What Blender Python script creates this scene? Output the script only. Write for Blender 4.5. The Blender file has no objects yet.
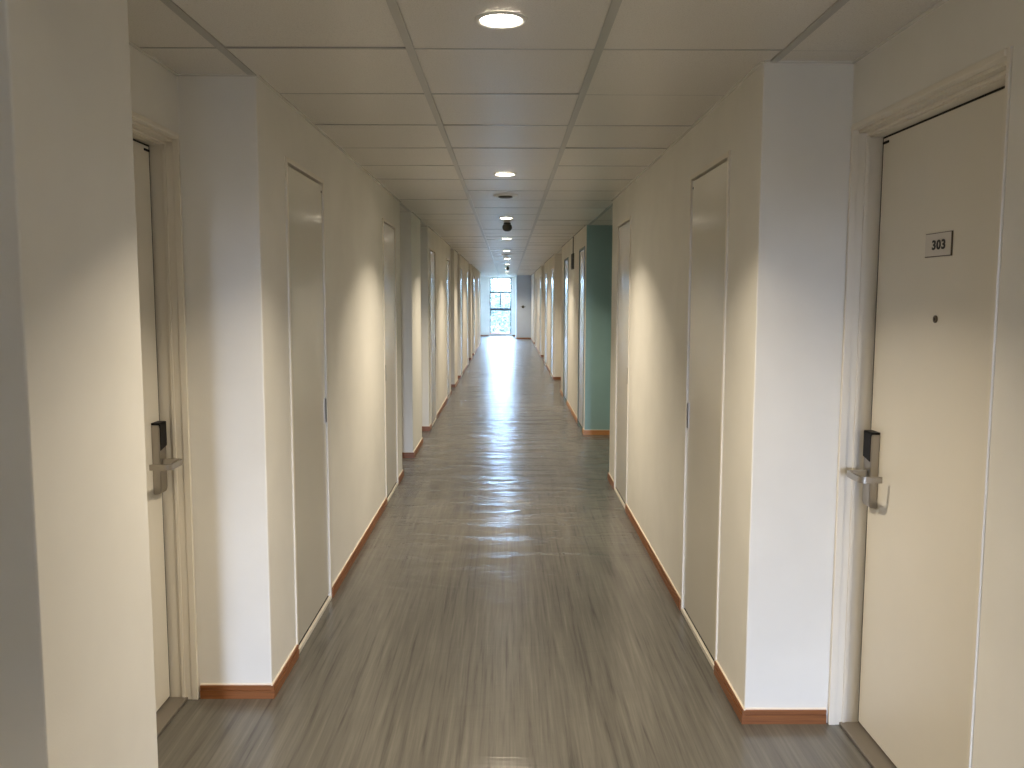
import bpy, bmesh, math, random
from mathutils import Matrix, Vector
random.seed(7)
S = bpy.context.scene
COL = S.collection
PI = math.pi

# ------------------------------------------------------------ camera
CH = 1.6576                       # lens height over the floor
TOP = 2.5085                      # ceiling height
cam = bpy.data.cameras.new('camera')
cam.sensor_width = 36.0
cam.lens = 868.67 / 1024 * 36.0
cam.clip_start = 0.05
cam.clip_end = 300
camo = bpy.data.objects.new('camera', cam)
COL.objects.link(camo)
camo.matrix_world = (Matrix.Translation((0, 0, CH)) @ Matrix.Rotation(-0.0049, 4, 'Z')
                     @ Matrix.Rotation(PI / 2 - 0.0999, 4, 'X') @ Matrix.Rotation(0.0021, 4, 'Z'))
S.camera = camo

# ------------------------------------------------------------ exposure
S.view_settings.view_transform = 'Standard'
S.view_settings.look = 'None'
S.view_settings.gamma = 1.0
S.view_settings.use_curve_mapping = False
S.view_settings.exposure = 0.0

# ------------------------------------------------------------ sky (brighter on the side behind the camera)
SKY_FRONT, SKY_BACK, GROUND = 85.0, 300.0, 5.0
w = bpy.data.worlds.new('sky')
S.world = w
w.use_nodes = True
nt = w.node_tree
nt.nodes.clear()
o_ = nt.nodes.new('ShaderNodeOutputWorld')
bg = nt.nodes.new('ShaderNodeBackground')
tc = nt.nodes.new('ShaderNodeTexCoord')
sp = nt.nodes.new('ShaderNodeSeparateXYZ')


def wmap(src, f0, f1, t0, t1):
    n = nt.nodes.new('ShaderNodeMapRange')
    n.interpolation_type = 'SMOOTHSTEP'
    for k_, v_ in (('From Min', f0), ('From Max', f1), ('To Min', t0), ('To Max', t1)):
        n.inputs[k_].default_value = v_
    nt.links.new(src, n.inputs['Value'])
    return n.outputs['Result']


nt.links.new(tc.outputs['Generated'], sp.inputs[0])
glow = wmap(sp.outputs['Y'], -0.97, -0.80, SKY_BACK - SKY_FRONT, 0.0)      # hazy bright horizon behind the camera
low = wmap(sp.outputs['Z'], 0.25, 0.50, 1.0, 0.0)
up = wmap(sp.outputs['Z'], -0.01, 0.02, 0.0, 1.0)
m1 = nt.nodes.new('ShaderNodeMath'); m1.operation = 'MULTIPLY_ADD'
nt.links.new(glow, m1.inputs[0]); nt.links.new(low, m1.inputs[1]); m1.inputs[2].default_value = SKY_FRONT
m2 = nt.nodes.new('ShaderNodeMath'); m2.operation = 'MULTIPLY_ADD'
nt.links.new(m1.outputs[0], m2.inputs[0]); nt.links.new(up, m2.inputs[1]); m2.inputs[2].default_value = GROUND
nt.links.new(m2.outputs[0], bg.inputs['Strength'])
mc = nt.nodes.new('ShaderNodeMix')
mc.data_type = 'RGBA'
mc.inputs[6].default_value = (0.68, 0.74, 1.0, 1)      # behind the camera
mc.inputs[7].default_value = (0.43, 0.63, 1.0, 1)      # beyond the far window
nt.links.new(wmap(sp.outputs['Y'], -0.5, 0.5, 0.0, 1.0), mc.inputs[0])
nt.links.new(mc.outputs[2], bg.inputs['Color'])
nt.links.new(bg.outputs[0], o_.inputs[0])

YB, YE = -7.2, 36.8               # back wall and far end wall


def portal(name, loc, rot, sx, sy):
    l = bpy.data.lights.new(name, 'AREA')
    l.shape = 'RECTANGLE'
    l.size, l.size_y = sx, sy
    l.cycles.is_portal = True
    o = bpy.data.objects.new(name, l)
    COL.objects.link(o)
    o.location, o.rotation_euler = loc, rot
    return o


portal('window_daylight_far', (-0.31, YE + 0.25, 1.28), (-PI / 2, 0, 0), 0.95, 2.4)
portal('window_daylight_near', (0.59, YB - 0.25, 1.15), (PI / 2, 0, 0), 0.62, 2.15)

LAMP_W = 15.0                     # each ceiling downlight
LAMP_COL = (1.0, 0.86, 0.66)


# ------------------------------------------------------------ materials
def mat(name, col, rough=0.5, metal=0.0, spec=0.5, coat=0.0, coat_r=0.1):
    m = bpy.data.materials.new(name)
    m.use_nodes = True
    b = m.node_tree.nodes['Principled BSDF']
    b.inputs['Base Color'].default_value = (*col, 1)
    b.inputs['Roughness'].default_value = rough
    b.inputs['Metallic'].default_value = metal
    b.inputs['Specular IOR Level'].default_value = spec
    b.inputs['Coat Weight'].default_value = coat
    b.inputs['Coat Roughness'].default_value = coat_r
    return m


def nodes(m):
    t = m.node_tree
    return t, t.nodes['Principled BSDF']


def coords(t, scale=(1, 1, 1)):
    g = t.nodes.new('ShaderNodeNewGeometry')
    v = t.nodes.new('ShaderNodeVectorMath')
    v.operation = 'MULTIPLY'
    v.inputs[1].default_value = scale
    t.links.new(g.outputs['Position'], v.inputs[0])
    return v.outputs[0]


def noise(t, vec, scale, detail=2, rough=0.5, dist=0):
    n = t.nodes.new('ShaderNodeTexNoise')
    n.inputs['Scale'].default_value = scale
    n.inputs['Detail'].default_value = detail
    n.inputs['Roughness'].default_value = rough
    n.inputs['Distortion'].default_value = dist
    t.links.new(vec, n.inputs['Vector'])
    return n.outputs['Fac']


def ramp(t, fac, stops):
    r = t.nodes.new('ShaderNodeValToRGB')
    e = r.color_ramp.elements
    while len(e) < len(stops):
        e.new(0.5)
    for k, (p, c) in zip(e, stops):
        k.position = p
        k.color = (*c, 1) if len(c) == 3 else c
    t.links.new(fac, r.inputs[0])
    return r.outputs[0]


def bump(t, b, h, strength, dist=0.01, prev=None, sock='Normal'):
    n = t.nodes.new('ShaderNodeBump')
    n.inputs['Strength'].default_value = strength
    n.inputs['Distance'].default_value = dist
    t.links.new(h, n.inputs['Height'])
    if prev is not None:
        t.links.new(prev, n.inputs['Normal'])
    t.links.new(n.outputs[0], b.inputs[sock])
    return n.outputs[0]


def painted(name, col, rough=0.55, var=0.04, bs=0.15, bscale=160, spec=0.35):
    m = mat(name, col, rough, spec=spec)
    t, b = nodes(m)
    v = coords(t)
    f = noise(t, v, 1.7, 4, 0.55)
    lo = tuple(c * (1 - var) for c in col)
    hi = tuple(min(1, c * (1 + var)) for c in col)
    t.links.new(ramp(t, f, [(0.35, lo), (0.65, hi)]), b.inputs['Base Color'])
    h = noise(t, v, bscale, 3, 0.6)
    bump(t, b, h, bs, 0.002)
    return m


M = {}
M['wall'] = painted('wall_paint', (0.78, 0.76, 0.70), 0.6)
M['teal'] = painted('teal_wall_paint', (0.27, 0.41, 0.41), 0.6)
M['cool_shade'] = painted('wall_paint_cool_shade', (0.50, 0.57, 0.68), 0.6)  # wall colour with the far cross wall's cool shade painted in
M['door'] = painted('cream_door_laminate', (0.74, 0.70, 0.61), 0.42, 0.02, 0.05, 240, 0.4)
M['frame'] = painted('cream_frame_enamel', (0.76, 0.71, 0.61), 0.38, 0.02, 0.0, 150, 0.5)
M['svc'] = painted('service_door_enamel', (0.70, 0.67, 0.58), 0.3, 0.02, 0.04, 30, 0.6)
M['svc'].node_tree.nodes['Principled BSDF'].inputs['Coat Weight'].default_value = 0.8
M['svc'].node_tree.nodes['Principled BSDF'].inputs['Coat Roughness'].default_value = 0.14
M['gap'] = mat('dark_gap', (0.012, 0.010, 0.008), 0.8)
M['steel'] = mat('brushed_steel', (0.40, 0.37, 0.33), 0.33, 1.0)
M['black'] = mat('black_plastic', (0.006, 0.006, 0.007), 0.5, spec=0.2)
M['plate'] = mat('number_plate_face', (0.62, 0.58, 0.52), 0.35)
M['brown'] = mat('plate_edge', (0.10, 0.075, 0.05), 0.4)
M['ink'] = mat('black_lettering', (0.01, 0.01, 0.012), 0.5)
M['caulk'] = mat('cream_caulk', (0.80, 0.72, 0.60), 0.5)
M['white'] = painted('white_plastic', (0.78, 0.77, 0.74), 0.4, 0.01, 0.0)
M['grid'] = mat('enamelled_grid_metal', (0.40, 0.39, 0.36), 0.28, 0.25, 0.6)
M['angle'] = mat('white_wall_angle', (0.72, 0.70, 0.64), 0.25, 0.0, 0.8)
M['darkgrey'] = mat('dark_grey_metal', (0.07, 0.07, 0.06), 0.45, 0.3)
M['winframe'] = mat('anthracite_window_frame', (0.035, 0.045, 0.06), 0.4, 0.2)
M['sill'] = mat('terracotta_sill', (0.55, 0.22, 0.14), 0.4)
M['thresh'] = mat('worn_threshold', (0.20, 0.175, 0.145), 0.4, 0.3)


def wood(name, c0, c1):
    m = mat(name, c0, 0.38, spec=0.5)
    t, b = nodes(m)
    f = noise(t, coords(t, (2.2, 2.2, 90)), 1.6, 5, 0.6, 0.6)
    t.links.new(ramp(t, f, [(0.3, c0), (0.7, c1)]), b.inputs['Base Color'])
    bump(t, b, f, 0.15, 0.002)
    return m


M['wood'] = wood('cherry_baseboard', (0.17, 0.058, 0.017), (0.29, 0.110, 0.034))
M['wood2'] = wood('honey_baseboard', (0.42, 0.19, 0.07), (0.58, 0.28, 0.11))

# ceiling tile : mineral fibre with fine pitting and a slight sheen
m = mat('ceiling_tile', (0.66, 0.63, 0.57), 0.33, spec=0.6)
t, b = nodes(m)
v = coords(t)
f1 = noise(t, v, 210, 3, 0.7)
f2 = noise(t, v, 0.9, 3, 0.5)
c = ramp(t, f1, [(0.30, (0.50, 0.47, 0.42)), (0.46, (0.66, 0.63, 0.57)), (0.8, (0.72, 0.69, 0.63))])
t.links.new(c, b.inputs['Base Color'])
n1 = bump(t, b, f1, 0.35, 0.0015)
bump(t, b, noise(t, coords(t, (1, 1, 1)), 5, 2, 0.5), 0.25, 0.004, n1)
M['tile'] = m

# floor : weathered wood-look vinyl, streaks run along the corridor; the film waves crosswise
m = mat('vinyl_floor', (0.2, 0.18, 0.15), 0.3, spec=0.3)
t, b = nodes(m)
vs = coords(t, (1, 0.026, 1))
s1 = noise(t, vs, 55, 6, 0.62, 0.35)
s2 = noise(t, coords(t, (1, 0.05, 1)), 12, 4, 0.6, 0.5)
s3 = noise(t, coords(t, (1, 0.25, 1)), 2.6, 3, 0.5)
mx = t.nodes.new('ShaderNodeMath'); mx.operation = 'ADD'
my = t.nodes.new('ShaderNodeMath'); my.operation = 'MULTIPLY'; my.inputs[1].default_value = 0.55
t.links.new(s1, my.inputs[0]); 
m2 = t.nodes.new('ShaderNodeMath'); m2.operation = 'MULTIPLY'; m2.inputs[1].default_value = 0.35
t.links.new(s2, m2.inputs[0])
m3 = t.nodes.new('ShaderNodeMath'); m3.operation = 'MULTIPLY_ADD'; m3.inputs[1].default_value = 0.10
t.links.new(s3, m3.inputs[0]); t.links.new(m2.outputs[0], m3.inputs[2])
t.links.new(my.outputs[0], mx.inputs[0]); t.links.new(m3.outputs[0], mx.inputs[1])
c = ramp(t, mx.outputs[0], [(0.37, (0.042, 0.038, 0.032)), (0.45, (0.090, 0.083, 0.070)),
                            (0.54, (0.118, 0.109, 0.092)), (0.66, (0.165, 0.153, 0.130))])
t.links.new(c, b.inputs['Base Color'])
b.inputs['Roughness'].default_value = 0.5
wv = noise(t, coords(t, (0.5, 1.8, 1)), 1.9, 5, 0.55, 1.2)
# the vinyl has lifted into ripples from the second door pair onward, it lies flatter before that
gy = t.nodes.new('ShaderNodeSeparateXYZ')
t.links.new(coords(t), gy.inputs[0])
rp = t.nodes.new('ShaderNodeMapRange')
rp.interpolation_type = 'SMOOTHSTEP'
for k_, v_ in (('From Min', 4.0), ('From Max', 8.0), ('To Min', 0.16), ('To Max', 1.0)):
    rp.inputs[k_].default_value = v_
t.links.new(gy.outputs['Y'], rp.inputs['Value'])
wm = t.nodes.new('ShaderNodeMath'); wm.operation = 'MULTIPLY'
wc = t.nodes.new('ShaderNodeMath'); wc.operation = 'SUBTRACT'; wc.inputs[1].default_value = 0.5
t.links.new(wv, wc.inputs[0])
t.links.new(wc.outputs[0], wm.inputs[0]); t.links.new(rp.outputs['Result'], wm.inputs[1])
n1 = bump(t, b, wm.outputs[0], 1.0, 0.046)
b.inputs['Coat Weight'].default_value = 1.0
b.inputs['Coat IOR'].default_value = 1.33
b.inputs['Coat Roughness'].default_value = 0.2
t.links.new(n1, b.inputs['Coat Normal'])
for l_ in list(t.links):
    if l_.to_node == b and l_.to_socket.name == 'Normal':
        t.links.remove(l_)
bump(t, b, s1, 0.08, 0.002)
M['floor'] = m


def emis(name, col, s):
    m = mat(name, (0.8, 0.8, 0.8), 0.4)
    b = m.node_tree.nodes['Principled BSDF']
    b.inputs['Emission Color'].default_value = (*col, 1)
    b.inputs['Emission Strength'].default_value = s
    return m


M['lamp'] = emis('lamp_diffuser', (1.0, 0.90, 0.74), 34.0)
M['lamplip'] = mat('lamp_reflector', (0.85, 0.78, 0.62), 0.3, 0.0, 0.6)

m = mat('window_glass', (1, 1, 1), 0.0)
t, b = nodes(m)
b.inputs['Roughness'].default_value = 0.02
tp = t.nodes.new('ShaderNodeBsdfTransparent')
tp.inputs['Color'].default_value = (0.93, 0.97, 0.97, 1)
ms = t.nodes.new('ShaderNodeMixShader')
ms.inputs[0].default_value = 0.05
t.links.new(tp.outputs[0], ms.inputs[1]); t.links.new(b.outputs[0], ms.inputs[2])
t.links.new(ms.outputs[0], t.nodes['Material Output'].inputs[0])
M['glass'] = m

m = mat('leaves', (0.05, 0.07, 0.06), 0.7, spec=0.1)
t, b = nodes(m)
f = noise(t, coords(t), 1.3, 3)
t.links.new(ramp(t, f, [(0.35, (0.015, 0.03, 0.025)), (0.6, (0.11, 0.135, 0.11))]), b.inputs['Base Color'])
tr = t.nodes.new('ShaderNodeBsdfTranslucent')
tr.inputs['Color'].default_value = (0.07, 0.10, 0.08, 1)
ms = t.nodes.new('ShaderNodeMixShader')
ms.inputs[0].default_value = 0.5
t.links.new(b.outputs[0], ms.inputs[1]); t.links.new(tr.outputs[0], ms.inputs[2])
t.links.new(ms.outputs[0], t.nodes['Material Output'].inputs[0])
M['leaf'] = m
M['bark'] = painted('bark', (0.16, 0.12, 0.09), 0.85, 0.25, 0.8, 12)
M['grass'] = painted('grass_ground', (0.10, 0.12, 0.12), 0.9, 0.3, 0.5, 9)


# ------------------------------------------------------------ mesh helpers
def bx(bm, x0, x1, y0, y1, z0, z1, mi=0, bev=0.0):
    vs = [bm.verts.new((x, y, z)) for x in (x0, x1) for y in (y0, y1) for z in (z0, z1)]
    idx = [(0, 1, 3, 2), (4, 6, 7, 5), (0, 4, 5, 1), (2, 3, 7, 6), (0, 2, 6, 4), (1, 5, 7, 3)]
    fs = []
    for i in idx:
        f = bm.faces.new([vs[k] for k in i])
        f.material_index = mi
        fs.append(f)
    if bev:
        es = list({e for f in fs for e in f.edges})
        bmesh.ops.bevel(bm, geom=es, offset=bev, segments=2, affect='EDGES', profile=0.5)


def lathe(bm, prof, c, axis='Z', seg=40, mi=0):
    """prof: (radius, height) pairs; closed with poles when radius is 0"""
    rings = []
    for r, h in prof:
        ring = []
        n = 1 if r < 1e-6 else seg
        for k in range(n):
            a = 2 * PI * k / seg
            p = (r * math.cos(a), r * math.sin(a), h)
            if axis == 'X':
                p = (h, r * math.cos(a), r * math.sin(a))
            if axis == 'Y':
                p = (r * math.cos(a), h, r * math.sin(a))
            ring.append(bm.verts.new((c[0] + p[0], c[1] + p[1], c[2] + p[2])))
        rings.append(ring)
    for a, b2 in zip(rings, rings[1:]):
        for k in range(seg):
            k2 = (k + 1) % seg
            if len(a) == 1 and len(b2) == 1:
                continue
            if len(a) == 1:
                f = bm.faces.new((a[0], b2[k], b2[k2]))
            elif len(b2) == 1:
                f = bm.faces.new((a[k], b2[0], a[k2]))
            else:
                f = bm.faces.new((a[k], b2[k], b2[k2], a[k2]))
            f.material_index = mi
            f.smooth = True


def prism(bm, pts, z0, z1, mi=0):
    lo = [bm.verts.new((x, y, z0)) for x, y in pts]
    hi = [bm.verts.new((x, y, z1)) for x, y in pts]
    fs = [bm.faces.new(lo[::-1]), bm.faces.new(hi)]
    n = len(pts)
    for k in range(n):
        fs.append(bm.faces.new((lo[k], lo[(k + 1) % n], hi[(k + 1) % n], hi[k])))
    for f in fs:
        f.material_index = mi
    return fs


def sweep(bm, path, w_, h_, up=Vector((0, 0, 1)), mi=0):
    """flat bar of section w (across) x h (along up) swept along path"""
    rings = []
    P = [Vector(p) for p in path]
    for i, p in enumerate(P):
        d = (P[min(i + 1, len(P) - 1)] - P[max(i - 1, 0)]).normalized()
        s = d.cross(up).normalized()
        rings.append([bm.verts.new(p + s * a * w_ / 2 + up * b2 * h_ / 2)
                      for a, b2 in ((-1, -1), (1, -1), (1, 1), (-1, 1))])
    for a, b2 in zip(rings, rings[1:]):
        for k in range(4):
            bm.faces.new((a[k], a[(k + 1) % 4], b2[(k + 1) % 4], b2[k])).material_index = mi
    bm.faces.new(rings[0][::-1]).material_index = mi
    bm.faces.new(rings[-1]).material_index = mi


def obj(name, bm, mats, parent=None, smooth_angle=None):
    bmesh.ops.recalc_face_normals(bm, faces=bm.faces[:])
    me = bpy.data.meshes.new(name)
    bm.to_mesh(me)
    bm.free()
    for k in (mats if isinstance(mats, (list, tuple)) else [mats]):
        me.materials.append(k)
    o = bpy.data.objects.new(name, me)
    COL.objects.link(o)
    if parent is not None:
        o.parent = parent
    return o


def tag(o, label=None, cat=None, group=None, kind=None):
    if label: o['label'] = label
    if cat: o['category'] = cat
    if group: o['group'] = group
    if kind: o['kind'] = kind
    return o


def empty(name, loc=(0, 0, 0), rz=0.0):
    o = bpy.data.objects.new(name, None)
    o.empty_display_size = 0.1
    COL.objects.link(o)
    o.location = loc
    o.rotation_euler = (0, 0, rz)
    return o


def copy_tree(o, parent=None):
    c2 = o.copy()
    COL.objects.link(c2)
    c2.parent = parent
    for ch in list(o.children):
        copy_tree(ch, c2)
    return c2


# ------------------------------------------------------------ plan of the corridor
XL, XR = -0.976, 0.928            # faces of the corridor walls
RL, RR = -1.282, 1.258            # faces at the back of the recesses
OUT = 1.75
left = [(YB, 0.2, -0.66), (0.2, 1.76, RL), (1.76, 2.32, XL), (2.32, 3.465, RL), (3.465, 7.95, XL), (7.95, 8.87, RL),  # first run, unseen behind the camera, narrowed to block the rear daylight
        (8.87, 9.80, XL), (9.80, 10.69, RL), (10.69, 14.9, XL), (14.9, 15.9, RL), (15.9, 16.9, XL),
        (16.9, 17.7, RL), (17.7, 21.6, XL), (21.6, 22.9, RL), (22.9, 23.8, XL), (23.8, 24.7, RL),
        (24.7, 31.0, XL), (31.0, YE, RL)]
right = [(YB, 3.25, RR), (3.25, 7.82, XR), (7.82, 10.4, RR), (10.4, 15.1, XR), (15.1, 17.45, RR),
         (17.45, 22.3, XR), (22.3, 24.1, RR), (24.1, 29.8, XR), (29.8, 30.8, RR), (30.8, 34.45, XR),
         (34.45, YE, 0.33)]
# openings: (y0, y1, top, depth, kind)
svc_left = [(3.88, 4.665), (6.845, 7.60), (10.95, 11.73), (13.85, 14.60), (17.9, 18.65), (20.8, 21.5),
            (24.9, 25.65), (28.6, 29.35)]
svc_right = [(3.70, 4.475), (6.63, 7.40), (10.56, 11.36), (13.45, 14.35), (17.75, 18.7), (20.75, 21.65),
             (24.4, 25.2), (28.4, 29.2)]
STOP, SDEP = 2.268, 0.05
GL = (2.44, 3.460)                # guest door on the left
GR = (2.235, 3.246)               # guest door 303
GTOP = 2.283
GDEP = 0.19
open_l = [(a, b2, STOP, SDEP) for a, b2 in svc_left] + [(GL[0], GL[1], GTOP, GDEP)]
open_r = [(a, b2, STOP, SDEP) for a, b2 in svc_right] + [(GR[0], GR[1], GTOP, GDEP)]


def round_corner(pts, r=0.006):
    """rounds convex/concave plan corners of an open run by short chords"""
    out = [pts[0]]
    for a, b2, c2 in zip(pts, pts[1:], pts[2:]):
        A, B, C2 = Vector(a), Vector(b2), Vector(c2)
        d1, d2 = (A - B), (C2 - B)
        if d1.length < 4 * r or d2.length < 4 * r or abs(d1.normalized().dot(d2.normalized())) > 0.99:
            out.append(b2)
            continue
        p1, p2 = B + d1.normalized() * r, B + d2.normalized() * r
        for q in (0.0, 0.33, 0.67, 1.0):
            v2 = p1 * (1 - q) ** 2 + B * 2 * q * (1 - q) + p2 * q * q
            out.append((v2.x, v2.y))
    out.append(pts[-1])
    return out


def wall_side(name, segs, opens, sgn, mats):
    upper = []
    for y0, y1, x in segs:
        upper += [(x, y0), (x, y1)]
    upper = round_corner(upper)
    bm = bmesh.new()
    outer = [(sgn * OUT, segs[-1][1]), (sgn * OUT, segs[0][0])]
    lower = []
    for y0, y1, x in segs:
        lower.append((x, y0))
        for a, b2, tp, dp in sorted(opens):
            if a >= y0 - 1e-6 and b2 <= y1 + 1e-6:
                lower += [(x, a), (x + sgn * dp, a), (x + sgn * dp, b2), (x, b2)]
        lower.append((x, y1))
    # lower layer up to the lowest head, a middle layer for the guest doors, the upper layer
    prism(bm, upper + outer, GTOP, TOP + 0.05)
    mid = []
    for y0, y1, x in segs:
        mid.append((x, y0))
        for a, b2, tp, dp in sorted(opens):
            if tp == GTOP and a >= y0 - 1e-6 and b2 <= y1 + 1e-6:
                mid += [(x, a), (x + sgn * dp, a), (x + sgn * dp, b2), (x, b2)]
        mid.append((x, y1))
    prism(bm, round_corner(mid) + outer, STOP, GTOP)
    prism(bm, round_corner(lower) + outer, 0.0, STOP)
    bm.normal_update()
    for f in bm.faces:
        c2 = f.calc_center_median()
        if len(mats) > 1 and 7.83 < c2.y < 10.401 and abs(f.normal.z) < 0.5 and c2.x < 1.3:
            f.material_index = 1
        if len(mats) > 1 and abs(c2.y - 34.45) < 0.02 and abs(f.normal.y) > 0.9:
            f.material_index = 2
    o = obj(name, bm, mats)
    tag(o, kind='structure')
    return o


wall_side('wall_left', left, open_l, -1, [M['wall']])
wr = wall_side('wall_right', right, open_r, 1, [M['wall'], M['teal'], M['cool_shade']])

# end wall with the tall window opening, back wall with a broad window opening
WX0, WX1, WZ0, WZ1 = -0.765, 0.14, 0.10, 2.455
bm = bmesh.new()
bx(bm, -OUT, WX0, YE, YE + 0.2, 0, TOP + 0.05)
bx(bm, WX1, OUT, YE, YE + 0.2, 0, TOP + 0.05)
bx(bm, WX0, WX1, YE, YE + 0.2, 0, WZ0)
bx(bm, WX0, WX1, YE, YE + 0.2, WZ1, TOP + 0.05)
tag(obj('wall_end', bm, M['wall']), kind='structure')
bm = bmesh.new()
bx(bm, -OUT, 0.30, YB - 0.2, YB, 0, TOP + 0.05)
bx(bm, 0.88, OUT, YB - 0.2, YB, 0, TOP + 0.05)
bx(bm, 0.30, 0.88, YB - 0.2, YB, 0, 0.1)
bx(bm, 0.30, 0.88, YB - 0.2, YB, 2.2, TOP + 0.05)
tag(obj('wall_back', bm, M['wall']), kind='structure')

# floor
bm = bmesh.new()
bx(bm, -OUT, OUT, YB - 0.2, YE + 0.2, -0.1, 0.0)
tag(obj('floor', bm, M['floor']), kind='structure')

# ceiling : lay-in tiles, each a hair out of level, in a metal grid
TW, TL, TX, TY = 0.65, 0.6707, -0.0128, 3.1006
bm = bmesh.new()
k0 = int(math.floor((YB - TY) / TL)) - 1
k1 = int(math.ceil((YE - TY) / TL)) + 1
for k in range(k0, k1):
    ya, yb = TY + k * TL, TY + (k + 1) * TL
    ya2, yb2 = max(ya, YB), min(yb, YE)
    if yb2 - ya2 < 0.02:
        continue
    for (xa, xb) in ((-OUT, TX - 1.5 * TW), (TX - 1.5 * TW, TX - 0.5 * TW), (TX - 0.5 * TW, TX + 0.5 * TW),
                     (TX + 0.5 * TW, TX + 1.5 * TW), (TX + 1.5 * TW, OUT)):
        d1, d2 = random.gauss(0, 0.0013), random.gauss(0, 0.0008)
        g = 0.003
        v4 = []
        for (x, y, s, q) in ((xa + g, ya2 + g, -1, -1), (xb - g, ya2 + g, -1, 1), (xb - g, yb2 - g, 1, 1), (xa + g, yb2 - g, 1, -1)):
            v4.append((x, y, TOP + 0.0015 + s * d1 + q * d2))
        bot = [bm.verts.new(p) for p in v4]
        top = [bm.verts.new((p[0], p[1], TOP + 0.045)) for p in v4]
        bm.faces.new(bot[::-1]); bm.faces.new(top)
        for q in range(4):
            bm.faces.new((bot[q], bot[(q + 1) % 4], top[(q + 1) % 4], top[q]))
bx(bm, -OUT, OUT, YB - 0.2, YE + 0.2, TOP + 0.045, TOP + 0.10, 1)
tag(obj('ceiling', bm, [M['tile'], M['gap']]), kind='structure')
bm = bmesh.new()
for q in (-1.5, -0.5, 0.5, 1.5):
    x = TX + q * TW
    bx(bm, x - 0.0145, x + 0.0145, YB, YE, TOP - 0.004, TOP + 0.02)
for k in range(k0 + 1, k1):
    y = TY + k * TL
    if YB < y < YE - 0.05:
        bx(bm, RL, RR, y - 0.006, y + 0.006, TOP - 0.0005, TOP + 0.02)
tag(obj('trim_1', bm, M['grid']), kind='structure')
# wall angle under the ceiling edge
bm = bmesh.new()


def runs(segs, sgn):
    out = []
    for i, (y0, y1, x) in enumerate(segs):
        out.append(('y', x, y0, y1))
        if i + 1 < len(segs):
            x2 = segs[i + 1][2]
            out.append(('x', y1, x, x2))
    return out


for segs, sgn in ((left, -1), (right, 1)):
    for r in runs(segs, sgn):
        if r[0] == 'y':
            _, x, y0, y1 = r
            a, b2 = sorted((x, x - sgn * 0.014))
            bx(bm, a, b2, y0, y1, TOP - 0.005, TOP + 0.004)
        else:
            _, y, xa, xb = r
            inward = (abs(xb) < abs(xa))     # face looks back to the camera
            y0, y1 = (y - 0.014, y) if inward else (y, y + 0.014)
            a, b2 = sorted((xa, xb))
            bx(bm, a, b2, y0, y1, TOP - 0.005, TOP + 0.004)
tag(obj('trim_2', bm, M['angle']), kind='structure')


# baseboards
def baseboard(name, segs, opens, sgn, mats):
    bm = bmesh.new()

    def piece(x0, x1, y0, y1, nx, ny, mi):
        # box against a face with outward normal (nx, ny): two ledges and a bead of caulk
        for t_, z0, z1, m_ in ((0.013, 0.0, 0.036, mi), (0.008, 0.036, 0.040, mi), (0.011, 0.040, 0.056, mi), (0.006, 0.056, 0.060, 2)):
            a0, a1, b0, b1 = x0, x1, y0, y1
            if nx:
                a0, a1 = sorted((x0, x0 + nx * t_))
            else:
                b0, b1 = sorted((y0, y0 + ny * t_))
            bx(bm, a0, a1, b0, b1, z0, z1, m_)
    for i, (y0, y1, x) in enumerate(segs):
        cuts = sorted([(a, b2) for a, b2, tp, dp in opens if a >= y0 - 1e-6 and b2 <= y1 + 1e-6])
        y = y0
        ext = 0.013 if (i > 0 and abs(segs[i - 1][2]) > abs(x)) else 0
        s = y0 - ext
        exte = 0.013 if (i + 1 < len(segs) and abs(segs[i + 1][2]) > abs(x)) else 0
        mi = 1 if (len(mats) > 2 and sgn > 0 and 7.8 < y0 < 15.0) else 0
        for a, b2 in cuts + [(y1 + exte, None)]:
            if a - s > 0.02:
                piece(x, x, s, a, -sgn, 0, mi)
            s = b2
        if i + 1 < len(segs):
            x2 = segs[i + 1][2]
            a, b2 = sorted((x, x2))
            inward = abs(x2) < abs(x)
            near_guest = abs(y1 - GL[1] - 0.01) < 0.02 or abs(y1 - GR[1] - 0.008) < 0.02
            if near_guest and inward:      # stops at the door frame
                if sgn < 0: a += 0.012
                else: b2 -= 0.012
            mi2 = 1 if (mi or (sgn > 0 and 7.8 < y1 < 10.5)) else 0
            piece(a, b2, y1, y1, 0, -1 if inward else 1, mi2)
    tag(obj(name, bm, mats), kind='structure')


baseboard('baseboard_left', left, open_l, -1, [M['wood'], M['wood2'], M['caulk']])
baseboard('baseboard_right', right, open_r, 1, [M['wood'], M['wood2'], M['caulk']])
bm = bmesh.new()
bx(bm, RL, WX0 - 0.05, YE - 0.012, YE, 0, 0.056)
bx(bm, WX1 + 0.05, 0.33, YE - 0.012, YE, 0, 0.056)
tag(obj('baseboard_end', bm, M['wood']), kind='structure')


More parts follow.
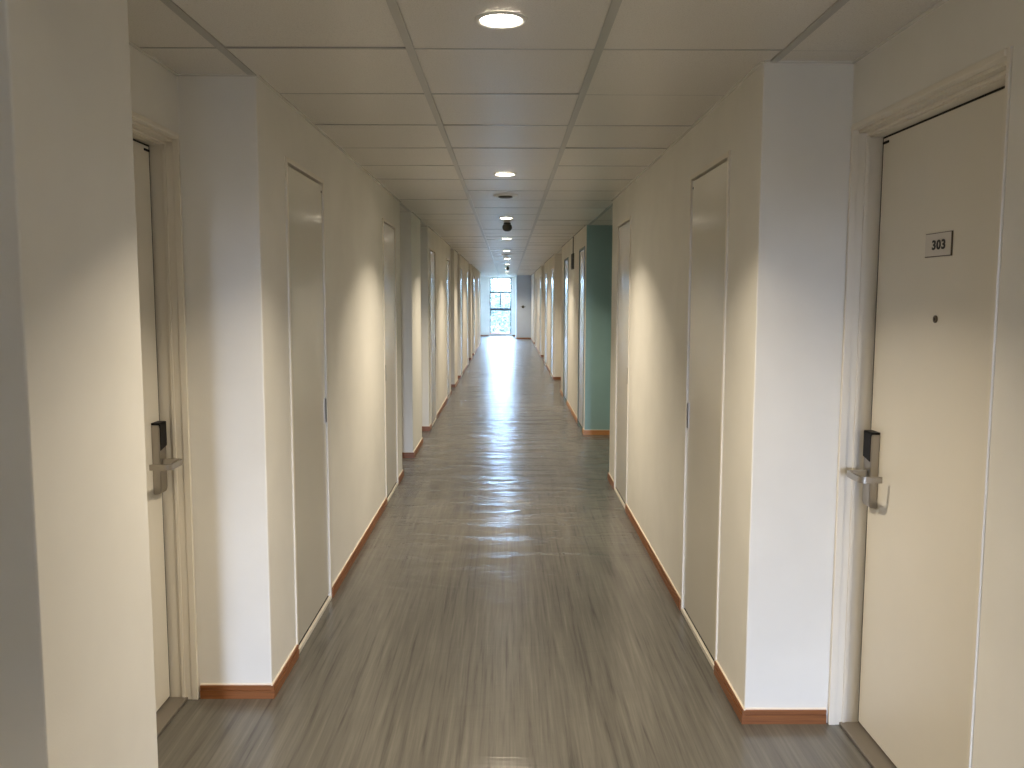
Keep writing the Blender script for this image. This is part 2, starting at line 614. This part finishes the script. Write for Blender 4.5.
# ------------------------------------------------------------ windows
def window(name, x0, x1, z0, z1, y, d, bars, mull, fr, label):
    """y: inner wall face, d: +1 looks out to +Y"""
    ya, yb = sorted((y + d * 0.05, y + d * 0.11))
    root = empty(name, ((x0 + x1) / 2, y, z0))
    L = Vector(root.location)
    tag(root, kind='structure')
    bm = bmesh.new()
    def B(a, b2, z_, zz):
        bx(bm, a - L.x, b2 - L.x, ya - L.y, yb - L.y, z_ - L.z, zz - L.z, bev=0.004)
    B(x0, x0 + fr, z0, z1); B(x1 - fr, x1, z0, z1)
    B(x0 + fr, x1 - fr, z0, z0 + fr); B(x0 + fr, x1 - fr, z1 - fr, z1)
    for zc, h in bars:
        B(x0 + fr, x1 - fr, zc - h / 2, zc + h / 2)
    obj('window_frame', bm, M['winframe'], root)
    if mull:
        bm = bmesh.new()
        xm, za, zb, wd = mull
        B(xm - wd / 2, xm + wd / 2, za, zb)
        obj('mullion', bm, M['winframe'], root)
    # one pane per light
    zs = [z0 + fr] + sum([[zc - h / 2, zc + h / 2] for zc, h in bars], []) + [z1 - fr]
    for a, b2 in zip(zs[::2], zs[1::2]):
        bm = bmesh.new()
        ym = (ya + yb) / 2 - L.y
        bx(bm, x0 + fr - L.x, x1 - fr - L.x, ym - 0.003, ym + 0.003, a - L.z, b2 - L.z)
        obj('glass_pane', bm, M['glass'], root)
    bm = bmesh.new()
    s0, s1 = sorted((y - d * 0.03, y + d * 0.05))
    bx(bm, x0 - L.x, x1 - L.x, s0 - L.y, s1 - L.y, 0.0, 0.03, bev=0.004)
    obj('window_sill', bm, M['sill'], root)
    return root


window('window_1', WX0, WX1, WZ0, WZ1, YE, 1, [(1.135, 0.10), (1.85, 0.055)], (-0.31, 1.185, 1.822, 0.04), 0.035, '')
window('window_2', 0.30, 0.88, 0.1, 2.2, YB, -1, [(1.1, 0.05)], None, 0.035, '')


# ------------------------------------------------------------ doors
def service_door(name, sgn, y0, y1, handle_far, frame_mat):
    """flush steel riser door in a slim frame that also crosses the floor"""
    x = XL if sgn < 0 else XR
    root = empty(name, (x, (y0 + y1) / 2, 0))
    n = -sgn                                  # towards the corridor
    hw = (y1 - y0) / 2
    fw = 0.022

    def B(bm, d0, d1, a, b2, z0, z1, bev=0.0):
        p, q = sorted((n * d0, n * d1))
        bx(bm, p, q, a, b2, z0, z1, bev=bev)
    bm = bmesh.new()
    B(bm, -0.045, 0.007, -hw, -hw + fw, 0, STOP, 0.002)
    B(bm, -0.045, 0.007, hw - fw, hw, 0, STOP, 0.002)
    B(bm, -0.045, 0.007, -hw + fw, hw - fw, STOP - fw, STOP, 0.002)
    B(bm, -0.006, 0.007, -hw + fw, hw - fw, 0.0, 0.020, 0.001)
    obj('door_frame', bm, frame_mat, root)
    bm = bmesh.new()
    B(bm, -0.043, -0.002, -hw + fw + 0.003, hw - fw - 0.003, 0.036, STOP - fw - 0.010, 0.0015)
    s = obj('door_panel', bm, M['svc'], root)
    bm = bmesh.new()
    B(bm, -0.046, -0.0065, -hw + fw, hw - fw, 0.0, 0.021)
    B(bm, -0.046, -0.030, -hw + fw, hw - fw, 0.021, 0.040)
    B(bm, -0.046, -0.030, -hw + fw, hw - fw, STOP - fw - 0.012, STOP - fw)
    obj('shadow_gap', bm, M['gap'], root)
    yh = (hw - fw - 0.030) if handle_far else (-hw + fw + 0.030)
    bm = bmesh.new()
    B(bm, -0.002, 0.003, yh - 0.012, yh + 0.012, 0.985, 1.12, 0.001)
    h = obj('door_handle', bm, M['steel'], root)
    bm = bmesh.new()
    B(bm, 0.003, 0.006, yh - 0.006, yh + 0.006, 0.99, 1.115, 0.0005)
    hh = obj('pull_slot', bm, M['darkgrey'], root)
    hh.parent = h
    bm = bmesh.new()
    yb = yh
    lathe(bm, [(0, 0), (0.006, 0), (0.006, 0.003), (0, 0.003)], (0, yb, STOP - fw - 0.045), 'X', 12)
    if sgn < 0:
        pass
    obj('door_stud', bm, M['darkgrey'], root).location = (0 if n > 0 else -0.003, 0, 0)
    tag(root, kind='structure')
    return root


dn = 3
for k, (a, b2) in enumerate(svc_left):
    service_door('door_%d' % dn, -1, a, b2, k % 2 == 0, M['frame']); dn += 1
teal_frame = painted('teal_frame_enamel', (0.10, 0.17, 0.17), 0.4, 0.02, 0.05, 60, 0.5)
for k, (a, b2) in enumerate(svc_right):
    service_door('door_%d' % dn, 1, a, b2, k % 2 == 0, teal_frame if 10 < a < 15 else M['frame']); dn += 1


def text_mesh(s, size, bold):
    cu = bpy.data.curves.new('digits', 'FONT')
    cu.body = s
    cu.size = 1.0
    cu.offset = bold / size
    cu.extrude = 0.0006 / size
    cu.align_x = 'CENTER'
    cu.align_y = 'CENTER'
    cu.space_character = 1.12
    to = bpy.data.objects.new('digits', cu)
    COL.objects.link(to)
    bpy.context.view_layer.update()
    me = bpy.data.meshes.new_from_object(to)
    me.transform(Matrix.Scale(size, 4))
    bpy.data.objects.remove(to)
    return me


def guest_door(name, sgn, g, number):
    """local frame: +x points into the corridor side (n), door latch on the far (+Y) side"""
    xw = RL if sgn < 0 else RR
    y0, y1 = g
    n = -sgn
    root = empty(name, (xw, (y0 + y1) / 2, 0))
    hw = (y1 - y0) / 2

    def B(bm, d0, d1, a, b2, z0, z1, bev=0.0, mi=0):
        p, q = sorted((n * d0, n * d1))
        bx(bm, p, q, a, b2, z0, z1, mi, bev)
    DW = 0.105                                # setback of the leaf
    # pressed frame: bead on the wall, deep jamb with a bead halfway, then the leaf
    bm = bmesh.new()
    for s in (-1, 1):
        def Y(a, b2):
            return sorted((s * (hw - a), s * (hw - b2)))
        a, b2 = Y(0, 0.016); B(bm, -0.02, 0.005, a, b2, 0, GTOP, 0.002)
        a, b2 = Y(0, 0.012); B(bm, -0.185, -0.02, a, b2, 0, GTOP)
        a, b2 = Y(0.012, 0.018); B(bm, -0.060, -0.046, a, b2, 0, GTOP - 0.016, 0.002)
    B(bm, -0.02, 0.010, -hw + 0.016, hw - 0.016, GTOP - 0.020, GTOP, 0.003)
    B(bm, -0.185, -0.02, -hw + 0.012, hw - 0.012, GTOP - 0.030, GTOP)
    B(bm, -0.062, -0.046, -hw + 0.018, hw - 0.018, GTOP - 0.040, GTOP - 0.030, 0.002)
    B(bm, -0.185, -0.062, -hw + 0.012, hw - 0.012, GTOP - 0.044, GTOP - 0.030)
    obj('door_frame', bm, M['frame'], root)
    lw = hw - 0.013
    bm = bmesh.new()
    B(bm, -0.183, -0.151, -lw, lw, 0.014, GTOP - 0.044)
    B(bm, -0.151, -0.109, lw - 0.014, lw, 0.014, GTOP - 0.044)
    B(bm, -0.151, -0.109, -lw, lw - 0.014, GTOP - 0.052, GTOP - 0.044)
    obj('shadow_gap', bm, M['gap'], root)
    bm = bmesh.new()
    B(bm, -0.150, -DW, -lw + 0.003, lw - 0.014, 0.022, GTOP - 0.052, 0.0015)
    leaf = obj('door_leaf', bm, M['door'], root)
    bm = bmesh.new()
    B(bm, -0.183, -0.036, -hw + 0.012, hw - 0.012, 0.0, 0.012, 0.003)
    obj('threshold', bm, M['thresh'], root)
    fx = -DW                                  # plane of the leaf
    # small dark rubber stud in the top corner
    bm = bmesh.new()
    B(bm, fx, fx + 0.004, lw - 0.062, lw - 0.016, GTOP - 0.073, GTOP - 0.064, 0.001)
    obj('rubber_stud', bm, M['black'], root)
    # electronic lock
    zc = 1.045
    yl = lw - 0.066
    bm = bmesh.new()
    prof = [(0.0, 0.882), (0.027, 0.886), (0.032, 0.902), (0.032, 1.15), (0.029, 1.158), (0.0, 1.160)]
    for (ya, yb) in ((yl - 0.032, yl + 0.032),):
        A = [bm.verts.new((n * (fx + d), ya, z)) for d, z in prof]
        Bv = [bm.verts.new((n * (fx + d), yb, z)) for d, z in prof]
        bm.faces.new(A); bm.faces.new(Bv[::-1])
        for k in range(len(prof)):
            k2 = (k + 1) % len(prof)
            bm.faces.new((A[k], A[k2], Bv[k2], Bv[k]))
    bmesh.ops.bevel(bm, geom=bm.edges[:], offset=0.003, segments=2, affect='EDGES')
    lock = obj('card_lock', bm, M['steel'], root)
    tag(lock, 'brushed steel electronic lock case with black reader')
    bm = bmesh.new()
    pr = [(yl - 0.028, 1.058), (yl + 0.033, 1.070), (yl + 0.033, 1.164), (yl - 0.028, 1.164)]
    A = [bm.verts.new((n * (fx + 0.029), y, z)) for y, z in pr]
    Bv = [bm.verts.new((n * (fx + 0.0345), y, z)) for y, z in pr]
    bm.faces.new(A); bm.faces.new(Bv[::-1])
    for k in range(4):
        bm.faces.new((A[k], A[(k + 1) % 4], Bv[(k + 1) % 4], Bv[k]))
    B(bm, fx + 0.001, fx + 0.0345, yl - 0.033, yl + 0.033, 1.158, 1.167, 0.002)
    rd = obj('card_reader', bm, M['black'], root); rd.parent = lock
    # return lever: neck, grip and the return to the leaf in one bent bar
    bm = bmesh.new()
    zz = 1.011
    path = [(n * (fx + 0.035), yl - 0.005, zz), (n * (fx + 0.090), yl - 0.005, zz)]
    for k in range(1, 6):
        a = k / 5 * PI / 2
        path.append((n * (fx + 0.090 + 0.016 * math.sin(a)), yl - 0.005 - 0.016 * (1 - math.cos(a)), zz))
    path.append((n * (fx + 0.106), yl - 0.110, zz))
    for k in range(1, 6):
        a = k / 5 * PI / 2
        path.append((n * (fx + 0.106 - 0.018 * (1 - math.cos(a))), yl - 0.110 - 0.018 * math.sin(a), zz))
    path.append((n * (fx + 0.030), yl - 0.128, zz))
    sweep(bm, path, 0.010, 0.022)
    lv = obj('lever_handle', bm, M['steel'], root); lv.parent = lock
    if number:
        yc = -hw + (2.769 - y0)
        # plate
        bm = bmesh.new()
        B(bm, fx, fx + 0.004, yc - 0.085, yc + 0.085, 1.787, 1.863, 0.001)
        pl = obj('number_plate', bm, M['brown'], root)
        bm = bmesh.new()
        B(bm, fx + 0.0035, fx + 0.0048, yc - 0.0805, yc + 0.083, 1.790, 1.8605, 0.0003)
        pf = obj('plate_face', bm, M['plate'], root); pf.parent = pl
        me = text_mesh(number, 0.040, 0.0014)
        me.materials.append(M['ink'])
        tx = bpy.data.objects.new('number_lettering', me)
        COL.objects.link(tx)
        tx.parent = pl
        tx.matrix_local = (Matrix.Translation((n * (fx + 0.0052), yc - 0.006, 1.823)) @
                           Matrix(((0, 0, n, 0), (n, 0, 0, 0), (0, 1, 0, 0), (0, 0, 0, 1)))
                           @ Matrix.Scale(1.35, 4, (1, 0, 0)))
        bm = bmesh.new()
        prf = [(0.0, 0.0), (0.012, 0.0), (0.012, 0.004), (0.007, 0.005), (0.006, 0.003), (0.0, 0.003)]
        lathe(bm, [(r, n * h) for r, h in prf], (n * fx, yc - 0.002, 1.59), 'X', 20)
        ph = obj('peephole', bm, M['brown'], root)
        bm = bmesh.new()
        lathe(bm, [(0.0, n * 0.0045), (0.0045, n * 0.004), (0.006, n * 0.003)], (n * fx, yc - 0.002, 1.59), 'X', 16)
        obj('peephole_lens', bm, M['black'], root).parent = ph
    tag(root, kind='structure')
    return root


guest_door('door_1', 1, GR, '303')
guest_door('door_2', -1, GL, None)

# ------------------------------------------------------------ ceiling fittings
def make_downlight(y):
    root = empty('ceiling_downlight', (-0.022, y, TOP))
    bm = bmesh.new()
    R_ = 0.080
    lathe(bm, [(0.064, -0.0005), (0.066, -0.005), (0.076, -0.007), (R_, -0.005), (R_ + 0.001, 0.0), (0.064, 0.0), (0.064, -0.0005)], (0, 0, 0), 'Z', 48)
    obj('trim_ring', bm, M['white'], root)
    bm = bmesh.new()
    lathe(bm, [(0.0, -0.0038), (0.045, -0.0036), (0.063, -0.003), (0.064, 0.0)], (0, 0, 0), 'Z', 48)
    obj('diffuser', bm, M['lamp'], root)
    return root


lamp_ys = [2.778 + 3.385 * k for k in range(-2, 10)]
where = {0: 'in the nearest ceiling tiles, the largest of the row', 1: 'second of the row, just before the round air vent',
         2: 'third of the row, just before the dark smoke detector', 3: 'fourth of the row, just beyond the dark smoke detector',
         4: 'fifth of the row, before the far air vent', 5: 'sixth of the row, just beyond the far air vent',
         6: 'seventh of the row towards the window', 7: 'eighth of the row, short of the far smoke detector',
         8: 'ninth of the row, beyond the far smoke detector', 9: 'last of the row, closest to the end window'}
L_ = bpy.data.lights.new('downlight_beam', 'AREA')
L_.shape = 'DISK'
L_.size = 0.12
L_.energy = LAMP_W
L_.color = LAMP_COL
L_.spread = math.radians(116)
proto = None
for k, y in enumerate(lamp_ys):
    if proto is None:
        proto = make_downlight(y)
        r = proto
    else:
        r = copy_tree(proto)
        r.location.y = y
    q = k - 2
    tag(r, ('round glowing recessed ceiling downlight, ' + where[q]) if q in where else
        'round recessed ceiling downlight behind the viewer', 'ceiling light', 'downlights along the corridor ceiling')
    lo = bpy.data.objects.new('lamp_light', L_)
    COL.objects.link(lo)
    lo.parent = r
    lo.location = (0, 0, -0.009)


def vent(y, label):
    root = empty('ceiling_vent', (-0.022, y, TOP))
    bm = bmesh.new()
    lathe(bm, [(0.070, -0.004), (0.082, -0.010), (0.104, -0.008), (0.108, 0.0)], (0, 0, 0), 'Z', 40)
    obj('vent_rim', bm, M['white'], root)
    bm = bmesh.new()
    lathe(bm, [(0.0, -0.001), (0.072, -0.001)], (0, 0, 0), 'Z', 40)
    obj('vent_throat', bm, M['gap'], root)
    bm = bmesh.new()
    lathe(bm, [(0.0, -0.022), (0.045, -0.021), (0.062, -0.014), (0.058, -0.010), (0.0, -0.010)], (0, 0, 0), 'Z', 40)
    lathe(bm, [(0.012, -0.012), (0.012, 0.0)], (0, 0, 0), 'Z', 16)
    obj('vent_disc', bm, M['darkgrey'], root)
    tag(root, label, 'ceiling vent')


vent(7.45, 'round dark air vent in the ceiling between the second and third downlights')
vent(17.6, 'small far round air vent in the ceiling beyond the fifth downlight')


def detector(y, label, r=1.0):
    root = empty('smoke_detector', (-0.010, y, TOP))
    bm = bmesh.new()
    lathe(bm, [(0.0, 0.0), (0.036 * r, 0.0), (0.040 * r, -0.004), (0.042 * r, -0.016), (0.0, -0.016)], (0, 0, 0), 'Z', 32)
    obj('mounting_base', bm, M['darkgrey'], root)
    bm = bmesh.new()
    lathe(bm, [(0.030 * r, -0.016), (0.046 * r, -0.024), (0.055 * r, -0.040), (0.056 * r, -0.060), (0.046 * r, -0.084),
               (0.026 * r, -0.098), (0.0, -0.100)], (0, 0, 0), 'Z', 32)
    obj('sensor_dome', bm, M['darkgrey'], root)
    tag(root, label, 'smoke detector')


detector(10.15, 'dark round smoke detector hanging from the ceiling, the nearer and larger one')
detector(24.6, 'small dark smoke detector under the ceiling near the end window', 0.85)

# box on the wall past the teal corner
root = empty('wall_sign', (XR, 12.4, 2.16))
bm = bmesh.new()
bx(bm, -0.024, 0.0, -0.13, 0.13, -0.11, 0.11, bev=0.004)
obj('sign_case', bm, M['darkgrey'], root)
bm = bmesh.new()
bx(bm, -0.027, -0.024, -0.12, 0.12, -0.10, 0.10, bev=0.001)
obj('sign_face', bm, M['black'], root)
bm = bmesh.new()
bx(bm, -0.014, 0.0, -0.007, 0.007, 0.11, TOP - 2.16 - 0.006)
obj('conduit', bm, M['darkgrey'], root)
tag(root, 'dark box sign high on the right wall beyond the teal corner, between two doors', 'sign')

# round fitting on the far cross wall
root = empty('call_point', (0.60, 34.45, 1.27))
bm = bmesh.new()
lathe(bm, [(0.0, -0.0), (0.055, 0.0), (0.055, -0.012), (0.048, -0.02), (0.0, -0.02)], (0, 0, 0), 'Y', 28)
obj('back_plate', bm, M['darkgrey'], root)
bm = bmesh.new()
lathe(bm, [(0.024, -0.02), (0.024, -0.045), (0.018, -0.052), (0.0, -0.052)], (0, 0, 0), 'Y', 20)
obj('control_knob', bm, M['darkgrey'], root)
bm = bmesh.new()
bx(bm, -0.10, 0.10, -0.026, -0.010, -0.008, 0.008, bev=0.002)
obj('cross_bar', bm, M['darkgrey'], root)
tag(root, 'small dark round wall fitting on the cross wall right of the end window', 'wall fitting')


# ------------------------------------------------------------ outside : trees beyond the end window
def tree(x, y, h, cr, seed, label):
    rnd = random.Random(seed)
    root = empty('tree', (x, y, -7.0))
    bm = bmesh.new()
    pr = [(0.26, 0.0), (0.2, 0.6), (0.17, h * 0.4), (0.1, h * 0.75), (0.03, h)]
    lathe(bm, [(r, z) for r, z in pr], (0, 0, 0), 'Z', 12)
    for k in range(9):
        a = rnd.uniform(0, 2 * PI)
        z = h * rnd.uniform(0.35, 0.8)
        L = cr * rnd.uniform(0.5, 0.9)
        p = [Vector((0, 0, z)), Vector((math.cos(a) * L * .5, math.sin(a) * L * .5, z + L * .3)),
             Vector((math.cos(a) * L, math.sin(a) * L, z + L * .45))]
        sweep(bm, p, 0.07, 0.07, Vector((0.01, 0.02, 1)).normalized())
    obj('trunk', bm, M['bark'], root)
    bm = bmesh.new()
    for k in range(9000):
        th = rnd.uniform(0, 2 * PI)
        u = rnd.uniform(-1, 1)
        r = cr * (rnd.random() ** 0.4)
        s = math.sqrt(1 - u * u)
        c_ = Vector((r * s * math.cos(th), r * s * math.sin(th), h * 0.68 + r * u * 1.25))
        a = Vector((rnd.gauss(0, 1), rnd.gauss(0, 1), rnd.gauss(0, 1))).normalized()
        b_ = a.orthogonal().normalized()
        L, W_ = rnd.uniform(0.10, 0.2), rnd.uniform(0.05, 0.09)
        bm.faces.new([bm.verts.new(c_ + a * L), bm.verts.new(c_ + b_ * W_ + a * 0.02), bm.verts.new(c_ - a * L), bm.verts.new(c_ - b_ * W_)])
    obj('foliage', bm, M['leaf'], root)
    tag(root, label, 'tree', 'trees outside the end window')


tree(-2.3, 44.0, 10.2, 2.9, 1, 'pale green tree filling the left of the view through the end window')
tree(2.4, 49.0, 10.8, 3.2, 2, 'pale green tree filling the right of the view through the end window')
bm = bmesh.new()
bx(bm, -25, 25, 38, 75, -7.2, -7.0)
tag(obj('ground', bm, M['grass']), kind='structure')
